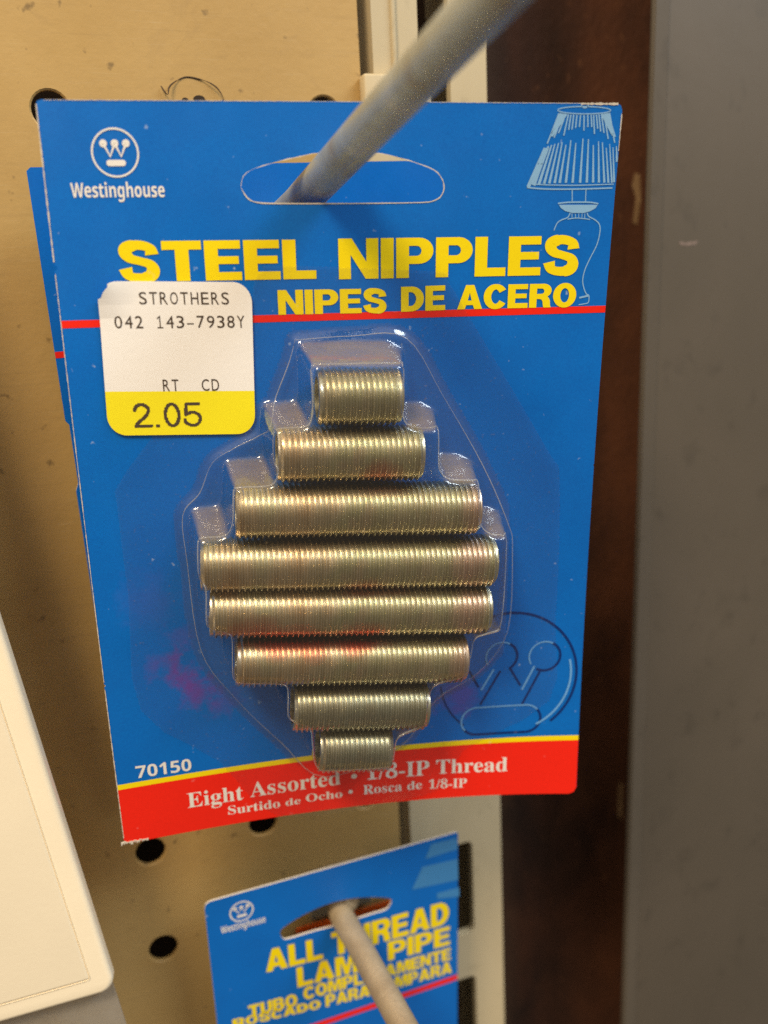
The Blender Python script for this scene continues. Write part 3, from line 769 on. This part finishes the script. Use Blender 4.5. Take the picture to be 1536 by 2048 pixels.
# clear blister: flange + stepped dome as one moulded shell
flange = [(-15.16,29.26),(-14.59,26.31),(-13.08,24.72),(-10.83,24.06),(14.50,25.40),(16.81,26.81),(20.99,33.29),(26.59,41.99),(36.65,58.15),(38.33,61.25),(39.11,75.52),(39.14,91.96),(38.64,108.15),(21.56,118.45),(19.63,125.60),(8.86,129.14),(-15.42,129.39),(-26.10,114.52),(-39.18,101.18),(-39.22,79.38),(-39.40,62.08),(-39.00,58.80),(-32.90,51.08),(-22.65,40.22),(-15.74,32.40)]
front = [(-6.72,39.22),(-6.24,38.54),(-5.30,38.35),(6.92,38.66),(7.81,39.24),(8.13,40.29),(7.97,44.05),(8.05,47.57),(8.96,48.85),(11.28,49.39),(13.28,49.41),(13.96,50.20),(14.04,55.64),(14.49,57.39),(16.22,58.54),(20.10,58.96),(21.08,59.98),(21.43,65.82),(21.93,67.67),(23.47,68.88),(25.52,69.20),(26.48,70.75),(26.05,86.02),(25.28,87.74),(21.63,88.54),(20.84,89.77),(20.22,94.56),(18.87,96.48),(14.62,97.41),(13.07,99.01),(12.56,104.20),(11.55,106.21),(7.44,107.67),(6.69,109.09),(6.21,112.29),(4.98,114.11),(-6.56,113.24),(-8.36,111.99),(-8.77,107.84),(-9.17,103.77),(-11.80,102.34),(-12.89,100.94),(-12.73,95.28),(-14.07,94.10),(-20.88,92.95),(-21.98,91.63),(-21.69,84.48),(-22.35,83.18),(-24.85,82.31),(-25.66,81.19),(-25.32,74.24),(-26.28,73.07),(-26.05,66.89),(-25.33,65.66),(-22.39,65.58),(-20.91,64.84),(-20.14,62.68),(-19.80,58.48),(-19.03,57.54),(-14.36,57.53),(-12.96,56.63),(-12.56,54.82),(-13.13,53.54),(-13.01,49.46),(-12.25,48.29),(-8.47,48.18),(-7.01,47.28),(-6.57,43.78)]
FP = np.array(spline(front+[front[0]], 3)[:-1])
def sdf(px, py):
    A_ = FP; B_ = np.roll(FP, -1, 0)
    d = np.full(px.shape, 1e9); ins = np.zeros(px.shape, bool)
    for (ax, ay), (bx, by) in zip(A_, B_):
        ex, ey = bx-ax, by-ay; wx, wy = px-ax, py-ay
        t = np.clip((wx*ex+wy*ey)/(ex*ex+ey*ey+1e-12), 0, 1)
        d = np.minimum(d, (wx-ex*t)**2+(wy-ey*t)**2)
        c = ((ay <= py) & (by > py)) | ((by <= py) & (ay > py))
        with np.errstate(divide='ignore', invalid='ignore'):
            xi = ax+(py-ay)*ex/np.where(ey == 0, 1e-12, ey)
        ins ^= c & (px < xi)
    d = np.sqrt(d); return np.where(ins, -d, d)
gs = 0.33
gx = np.arange(FP[:, 0].min()-5.5, FP[:, 0].max()+3.0, gs); gy = np.arange(FP[:, 1].min()-5.5, FP[:, 1].max()+3.0, gs)
PX, PY = np.meshgrid(gx, gy)
HT = 10.4
Dm = np.full(PX.shape, 1e9)
for k in range(0, 9):
    s_ = k/8
    Dm = np.minimum(Dm, s_+np.maximum(0, sdf(PX+s_*1.7, PY+s_*2.3))/1.1)
hg = HT*(1-np.clip(Dm, 0, 1))
plinth = [(-8.64,35.73),(0.44,35.38),(9.86,36.01),(16.28,45.95),(23.80,58.93),(28.85,70.17),(29.92,75.65),(29.56,92.23),(24.00,100.72),(15.88,105.85),(8.76,115.76),(-6.24,120.77),(-14.61,111.43),(-22.41,100.73),(-27.76,90.16),(-28.82,72.65),(-28.84,64.43),(-25.73,60.67),(-23.29,55.58),(-19.08,53.07),(-14.54,50.66),(-12.08,44.67),(-9.78,39.36)]
PLS = spline(plinth+[plinth[0]], 5)[:-1]
FP_front = FP; FP = np.array(PLS); pd = sdf(PX, PY); FP = FP_front
hg = np.maximum(hg, 0.8*(1-np.clip(pd/0.8, 0, 1)))
for _ in range(6):
    hp = np.pad(hg, 1, mode='edge')
    hg = (hp[:-2, 1:-1]+hp[2:, 1:-1]+hp[1:-1, :-2]+hp[1:-1, 2:]+4*hp[1:-1, 1:-1])/8
bm = bmesh.new(); idx = {}
keep = hg > 0.02
def gv(j, i):
    if (j, i) not in idx: idx[(j, i)] = bm.verts.new(bent(gx[i], gy[j], 0.24+hg[j, i]))
    return idx[(j, i)]
ny, nx = hg.shape
for j in range(ny-1):
    for i in range(nx-1):
        if keep[j:j+2, i:i+2].any():
            bm.faces.new((gv(j, i), gv(j+1, i), gv(j+1, i+1), gv(j, i+1)))
bm.normal_update()
if sum(f.normal.y for f in bm.faces) > 0: bmesh.ops.reverse_faces(bm, faces=bm.faces[:])
dome = from_bm('blister', bm, M['clear'], CARD, True)
def hat(x, y):
    i = min(max((x-gx[0])/gs, 0), len(gx)-1.001); j = min(max((y-gy[0])/gs, 0), len(gy)-1.001)
    a_, b_ = int(i), int(j); u, v = i-a_, j-b_
    return (1-u)*(1-v)*hg[b_, a_]+u*(1-v)*hg[b_, a_+1]+(1-u)*v*hg[b_+1, a_]+u*v*hg[b_+1, a_+1]
def edge_glint(loop, r0, r1, seed):  # thin cloudy tubes along the bends imitate glints on the plastic rim
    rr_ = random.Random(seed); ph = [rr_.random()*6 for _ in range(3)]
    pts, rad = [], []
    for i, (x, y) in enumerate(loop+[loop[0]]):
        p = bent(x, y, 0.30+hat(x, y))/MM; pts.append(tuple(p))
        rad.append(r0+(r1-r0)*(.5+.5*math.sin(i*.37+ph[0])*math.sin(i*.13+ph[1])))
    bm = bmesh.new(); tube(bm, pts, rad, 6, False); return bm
from_bm('edge_glint', edge_glint([tuple(p) for p in FP], .05, .15, 1), M['edge_glint'], dome, True)
from_bm('edge_glint', edge_glint(PLS, .03, .10, 2), M['edge_glint'], dome, True)
fsm = spline(flange+[flange[0]], 3)[:-1]
sheet('flange', fill([fsm]), .20, M['flange'], dome)
sheet('flange_rim', ribbon(fsm, .07, True), .215, M['flange'], dome)

# price sticker
sc = [(-38.82,25.76),(-15.16,26.45),(-15.90,51.17),(-39.59,50.11)]
def quad(u, v):
    (ax, ay), (bx, by), (cx_, cy_), (dx, dy) = sc
    return ((1-u)*(1-v)*ax+u*(1-v)*bx+u*v*cx_+(1-u)*v*dx, (1-u)*(1-v)*ay+u*(1-v)*by+u*v*cy_+(1-u)*v*dy)
W_, H_ = 23.0, 22.0
lp = rrect(0, 0, W_, H_, 2.9, 10)
lp2 = []
for x, y in lp:
    if x < 1.4 and y < 2.4: x += .35; y += .25
    lp2.append((x, y))
SH = 0.42
yb = 0.705*H_
def clipy(poly, lo):
    out = []
    for (x0, y0), (x1, y1) in zip(poly, poly[1:]+poly[:1]):
        a_, b_ = (y0-yb)*lo >= 0, (y1-yb)*lo >= 0
        if a_: out.append((x0, y0))
        if a_ != b_: t = (yb-y0)/(y1-y0); out.append((x0+(x1-x0)*t, yb))
    return out
toq = lambda poly: [quad(x/W_, y/H_) for x, y in poly]
STK = sheet('price_sticker', fill([toq(clipy(lp2, -1))]), SH, M['paper'], CARD, lifted, 0.12, 0.7)
sheet('yellow_band', fill([toq(clipy(lp2, 1))]), SH, M['label_yellow'], STK, bent, 0.12)
tx = [mono('STROTHERS', [(-32.76,29.44),(-18.87,29.82),(-31.40,27.58)]), mono('042 143-7938Y', [(-36.84,33.03),(-16.62,33.56),(-34.72,31.16)]),
      mono('RT', [(-30.28,43.28),(-27.80,43.36),(-29.56,41.40)]), mono('CD', [(-24.12,43.50),(-21.35,43.59),(-23.35,41.60)])]
letters(join(tx), 'dark_ink', None, SH+.04, STK, name='lettering')
letters(pixel_digits([(-35.32,49.03),(-24.51,49.39),(-34.33,45.03)]), 'dark_ink', None, SH+.04, STK, name='price_digits')

# ------------------------------------------------------------------ eight threaded nipples, each a thing
def cw(x, y, h): return CR @ bent(x, y, h) + Vector(ORG)*MM
NR = 4.78; PITCH = 0.94
def nipple_mesh(length, phase):
    """helical V thread: the grid follows the helix so crests and roots stay crisp"""
    n = 64; L_ = length; bore = 3.3; vs, fs = [], []
    prof = [(0.0, 0.0), (0.10, 0.0), (0.46, 0.44), (0.62, 0.44), (0.98, 0.0)]   # (pitch fraction, depth)
    turns = int(L_/PITCH)+3
    us = [(k+f, d) for k in range(-2, turns) for f, d in prof[:4]]
    m_ = len(us); r_ = random.Random(int(length*97))
    wear = [r_.uniform(-.035, .02) for _ in range(turns+4)]
    for u, dep in us:
        for k in range(n+1):
            t = k/n; x = -L_/2+(u+t+phase)*PITCH
            xc = min(max(x, -L_/2), L_/2)
            e_ = min(xc+L_/2, L_/2-xc)
            cut = max(0, .70-e_)*.75
            a_ = 2*math.pi*t
            r = min(NR-dep+(wear[int(u)+2] if dep == 0 else 0), NR-cut)
            vs.append((xc, r*math.cos(a_), r*math.sin(a_)))
    w_ = n+1
    for i in range(m_-1):
        for k in range(n): fs.append((i*w_+k, (i+1)*w_+k, (i+1)*w_+k+1, i*w_+k+1))
    for side, sx in ((0, -L_/2), (1, L_/2)):
        c0 = len(vs)
        for rr_, xx in ((NR-.70*.75, sx), (bore, sx), (bore, sx-math.copysign(4.5, sx))):
            for k in range(n):
                a_ = 2*math.pi*k/n; vs.append((xx, rr_*math.cos(a_), rr_*math.sin(a_)))
        for q in (0, 1):
            for k in range(n):
                j = (k+1) % n; f = (c0+q*n+k, c0+q*n+j, c0+(q+1)*n+j, c0+(q+1)*n+k)
                fs.append(f[::-1] if side else f)
    me = bpy.data.meshes.new('threaded_nipple')
    me.from_pydata([tuple(c*MM for c in v) for v in vs], [], fs)
    bm = bmesh.new(); bm.from_mesh(me)
    bmesh.ops.remove_doubles(bm, verts=bm.verts[:], dist=1e-7)
    bmesh.ops.dissolve_degenerate(bm, edges=bm.edges[:], dist=1e-8)
    bm.to_mesh(me); bm.free(); me.update()
    me.polygons.foreach_set('use_smooth', [True]*len(me.polygons))
    me.set_sharp_from_angle(angle=math.radians(28))
    return me
ROWS = [  # ends in card mm, colour set, painted red reflections, label
    ([(-5.76,44.36),(8.68,44.85)]+[(-5.66,44.73)]+[(7.98,43.95)], PALE, [], 'shortest yellow zinc threaded nipple at the top of the blister, pressed against its right wall'),
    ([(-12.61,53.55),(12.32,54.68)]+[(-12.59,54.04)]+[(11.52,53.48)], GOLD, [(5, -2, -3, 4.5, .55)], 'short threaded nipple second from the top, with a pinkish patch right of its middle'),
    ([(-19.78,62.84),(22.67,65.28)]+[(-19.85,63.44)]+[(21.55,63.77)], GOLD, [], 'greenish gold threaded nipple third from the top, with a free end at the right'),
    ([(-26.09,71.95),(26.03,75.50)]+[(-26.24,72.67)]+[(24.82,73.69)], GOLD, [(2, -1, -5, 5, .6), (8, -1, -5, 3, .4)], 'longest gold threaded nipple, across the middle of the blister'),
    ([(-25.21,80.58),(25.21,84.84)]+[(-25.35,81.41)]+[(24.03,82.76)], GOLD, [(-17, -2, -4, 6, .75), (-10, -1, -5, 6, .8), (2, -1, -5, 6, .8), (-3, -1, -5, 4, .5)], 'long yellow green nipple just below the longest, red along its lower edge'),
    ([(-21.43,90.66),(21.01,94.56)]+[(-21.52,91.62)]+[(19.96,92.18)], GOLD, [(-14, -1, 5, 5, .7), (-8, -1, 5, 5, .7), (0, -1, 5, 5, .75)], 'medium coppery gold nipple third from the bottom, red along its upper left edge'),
    ([(-12.07,101.29),(13.67,103.78)]+[(-12.04,102.39)]+[(12.84,101.11)], GREY, [], 'short silvery grey nipple second from the bottom'),
    ([(-7.78,110.77),(6.45,112.34)]+[(-7.69,111.99)]+[(5.82,109.39)], GREY, [], 'shortest silvery grey nipple at the very bottom above the red band'),
]
ends = []
for i, (E_, cols, red_reflections, lab) in enumerate(ROWS):
    A3 = cw(E_[2][0], E_[0][1], 5.35); B3 = cw(E_[3][0], E_[1][1], 5.35)
    Lm = (B3-A3).length/MM
    me = nipple_mesh(Lm, random.random())
    X_ = (B3-A3).normalized(); Yc = CR @ Vector((0, 1, 0)); Zc = X_.cross(Yc).normalized(); Yc = Zc.cross(X_)
    o = link('threaded_nipple', me, metal_mat('chromate_zinc', cols, red_reflections))
    mm = Matrix((X_, Yc, Zc)).transposed().to_4x4(); mm.translation = (A3+B3)/2
    o.matrix_world = mm
    tag(o, lab, 'threaded nipple', 'threaded steel nipples in the blister')

# ------------------------------------------------------------------ second card hanging behind the first
BK = thing('carded_package', 'shaded blue card hanging behind the front card, only its left edge and top showing', 'blister pack', (37.9, -12, 141.0), None, Matrix.Rotation(math.radians(-0.7), 3, 'Y') @ Matrix.Rotation(math.radians(4.6), 3, 'X'))
s9 = .965
outb = [(-44.3, 0), (44.6, 0), (45, .5), (45, H), (-45, H), (-45, 58.5), (-44.4, 57), (-44.4, 45.5), (-45, 44.6), (-45, .6)]
sheet('backing_card', fill([[(x*s9, y*s9) for x, y in outb], [(x*s9, y*s9) for x, y in hole]]), 0, M['blue'], BK, flat, .5, sidemat=M['board_core'])
sheet('red_stripe', ([(-43.4, RT*s9), (43.4, RT*s9), (43.4, (RT+1.15)*s9), (-43.4, (RT+1.15)*s9)], [(0, 1, 2, 3)]), .05, M['red'], BK, flat)
sheet('red_band', ([(-43.4, YT*s9), (43.4, YT*s9), (43.4, H*s9-.05), (-43.4, H*s9-.05)], [(0, 1, 2, 3)]), .05, M['red'], BK, flat)

# ------------------------------------------------------------------ lower package
LO = thing('carded_package', 'lower blue card for all thread lamp pipe, cut off by the bottom of the photo', 'blister pack', (38.5, -14, -5.8), None, Matrix.Rotation(math.radians(4), 3, 'X'))
lhole = [(-13.97,14.44),(-13.96,13.49),(-12.96,12.47),(-8.66,10.85),(-3.29,9.84),(2.11,10.07),(7.58,11.45),(12.03,13.31),(12.57,14.29),(12.26,15.29),(11.10,16.39),(7.42,16.40),(-0.35,16.54),(-6.83,16.24),(-12.14,16.21),(-13.42,15.73)]
lhole = spline(lhole+[lhole[0]], 3)[:-1]
oL = [(-28.4, 0.2), (29.2, .3), (29.6, .7), (29.5, 66), (-29.8, 66), (-29.7, 1.8), (-29.4, .7)]
sheet('backing_card', fill([oL, lhole]), 0, M['blue'], LO, flat, .5, sidemat=M['board_core'])
lw = [('ALL', [(-17.86,23.46),(-4.56,24.69),(-11.97,17.81)]), ('THREAD', [(-2.37,24.87),(27.23,26.01),(22.95,19.04)]),
      ('LAMP', [(-10.97,30.64),(8.37,32.06),(-10.26,24.93)]), ('PIPE', [(11.28,31.48),(27.47,32.56),(11.43,25.86)])]
letters(join([fit(heavy(a_), p) for a_, p in lw]), 'yellow', 'large yellow title lettering', .06, LO, flat, name='title_lettering')
lw = [('TUBO', [(-22.60,34.77),(-11.27,35.73),(-22.59,31.22)]), ('COMPLETAMENTE', [(-9.74,34.86),(27.70,37.25),(27.40,33.60)]),
      ('ROSCADO', [(-26.36,36.25),(-5.81,38.83),(-6.23,36.18)]), ('PARA', [(-4.59,39.07),(6.38,40.11),(-4.42,35.55)]), ('LAMPARA', [(7.37,40.23),(27.95,41.50),(27.39,37.85)])]
letters(join([fit(heavy(a_), p) for a_, p in lw]), 'yellow', 'smaller yellow subtitle lettering', .06, LO, flat, name='subtitle_lettering')
st = [(30.51,42.81),(30.52,44.26),(6.62,41.62)]
sheet('red_stripe', ([(-29.6, st[0][1]), (29.5, st[0][1]), (29.5, st[1][1]+.1), (-29.6, st[1][1]+.1)], [(0, 1, 2, 3)]), .05, M['red'], LO, flat)
e = [(-22.02,4.98),(-19.40,5.41),(-23.26,3.62),(-21.92,3.67),(-20.63,3.76),(-22.63,5.07),(-21.33,5.10),(-23.27,5.63),(-20.91,6.11)]
er = e[1][0]-e[0][0]; ex, ey = e[0]
sheet('emblem', join([ring(ex, ey, er-.15, .32)]+[disc(ex+k*er*.52, ey-er*.40, er*.17) for k in (-1, 0, 1)]+
      [ribbon([(ex-er*.52, ey-er*.4), (ex-er*.25, ey+er*.15), (ex, ey-er*.4), (ex+er*.25, ey+er*.15), (ex+er*.52, ey-er*.4)], er*.12), capsule(ex-er*.42, ey+er*.3, ex+er*.42, ey+er*.56)]), .06, M['white_ink'], LO, flat)
letters(name_text([(-26.79,9.27),(-17.01,9.67),(-26.05,7.51)]), 'white_ink', None, .06, LO, flat, name='brand_lettering')
pl = [fill([[(22.81,1.54),(29.34,1.85),(29.52,5.13),(21.22,5.19)]]), fill([[(20.44,7.19),(29.53,7.87),(29.72,14.00),(17.76,12.80)]]), fill([[(24.16,15.98),(29.90,16.27),(29.97,18.99),(24.15,17.65)]])]
sheet('lamp_drawing', join(pl), .05, M['dull_blue'], LO, flat)

oc = [(29.49,-23.93),(51.41,-23.93)]
bm = bmesh.new()
OC = thing('orange_card', 'orange card behind the lower blue card, seen through its hanging hole', 'card')
ob = [(31.70,-30.30),(31.44,-33.64),(30.31,-32.10)]
box(bm, ob[0][0]-1, 57.5, -0.7, -0.3, -120, ob[0][1], 0.1)
from_bm('card_sheet', bm, M['orange'], OC)

# ------------------------------------------------------------------ white clamshell at the lower left
pk = [(-19.75,68.25),(-15.90,32.50),(-12.71,3.47),(-11.02,-8.77),(-11.63,-11.45),(-31.08,-7.94),(-12.15,-18.70)]
WP = thing('clamshell_package', 'white plastic clamshell package with rounded corner hanging at the lower left', 'package', (-10.6, -25, -11.0), None, Matrix.Rotation(math.radians(-11), 3, 'Z') @ Matrix.Rotation(math.radians(-2), 3, 'X') @ Matrix.Rotation(math.radians(-7.9), 3, 'Y'))
bm = bmesh.new(); box(bm, -75, 0.4, -1.5, 0.9, 0.8, 184)
es = [e_ for e_ in bm.edges if abs(e_.verts[0].co.x-e_.verts[1].co.x) < 1e-6 and abs(e_.verts[0].co.z-e_.verts[1].co.z) < 1e-6]
bmesh.ops.bevel(bm, geom=es, offset=3.0*MM, segments=8, affect='EDGES', profile=0.5)
fr_ = [e_ for e_ in bm.edges if e_.verts[0].co.y < -1.4*MM and e_.verts[1].co.y < -1.4*MM]
bmesh.ops.bevel(bm, geom=fr_, offset=1.0*MM, segments=4, affect='EDGES', profile=0.5)
sh_ = from_bm('shell', bm, M['white_plastic'], WP, True); sh_.data.set_sharp_from_angle(angle=math.radians(25))
bm = bmesh.new(); box(bm, -71, -3.4, -1.85, -1.0, 4.8, 180, 0.7, 4)
from_bm('insert_card', bm, M['white_plastic'], WP, True).data.set_sharp_from_angle(angle=math.radians(40))
bm = bmesh.new(); box(bm, -76, -0.6, 1.0, 1.5, -9.5, 2.0, 0.15)
from_bm('clear_lip', bm, M['clear_lip'], WP)
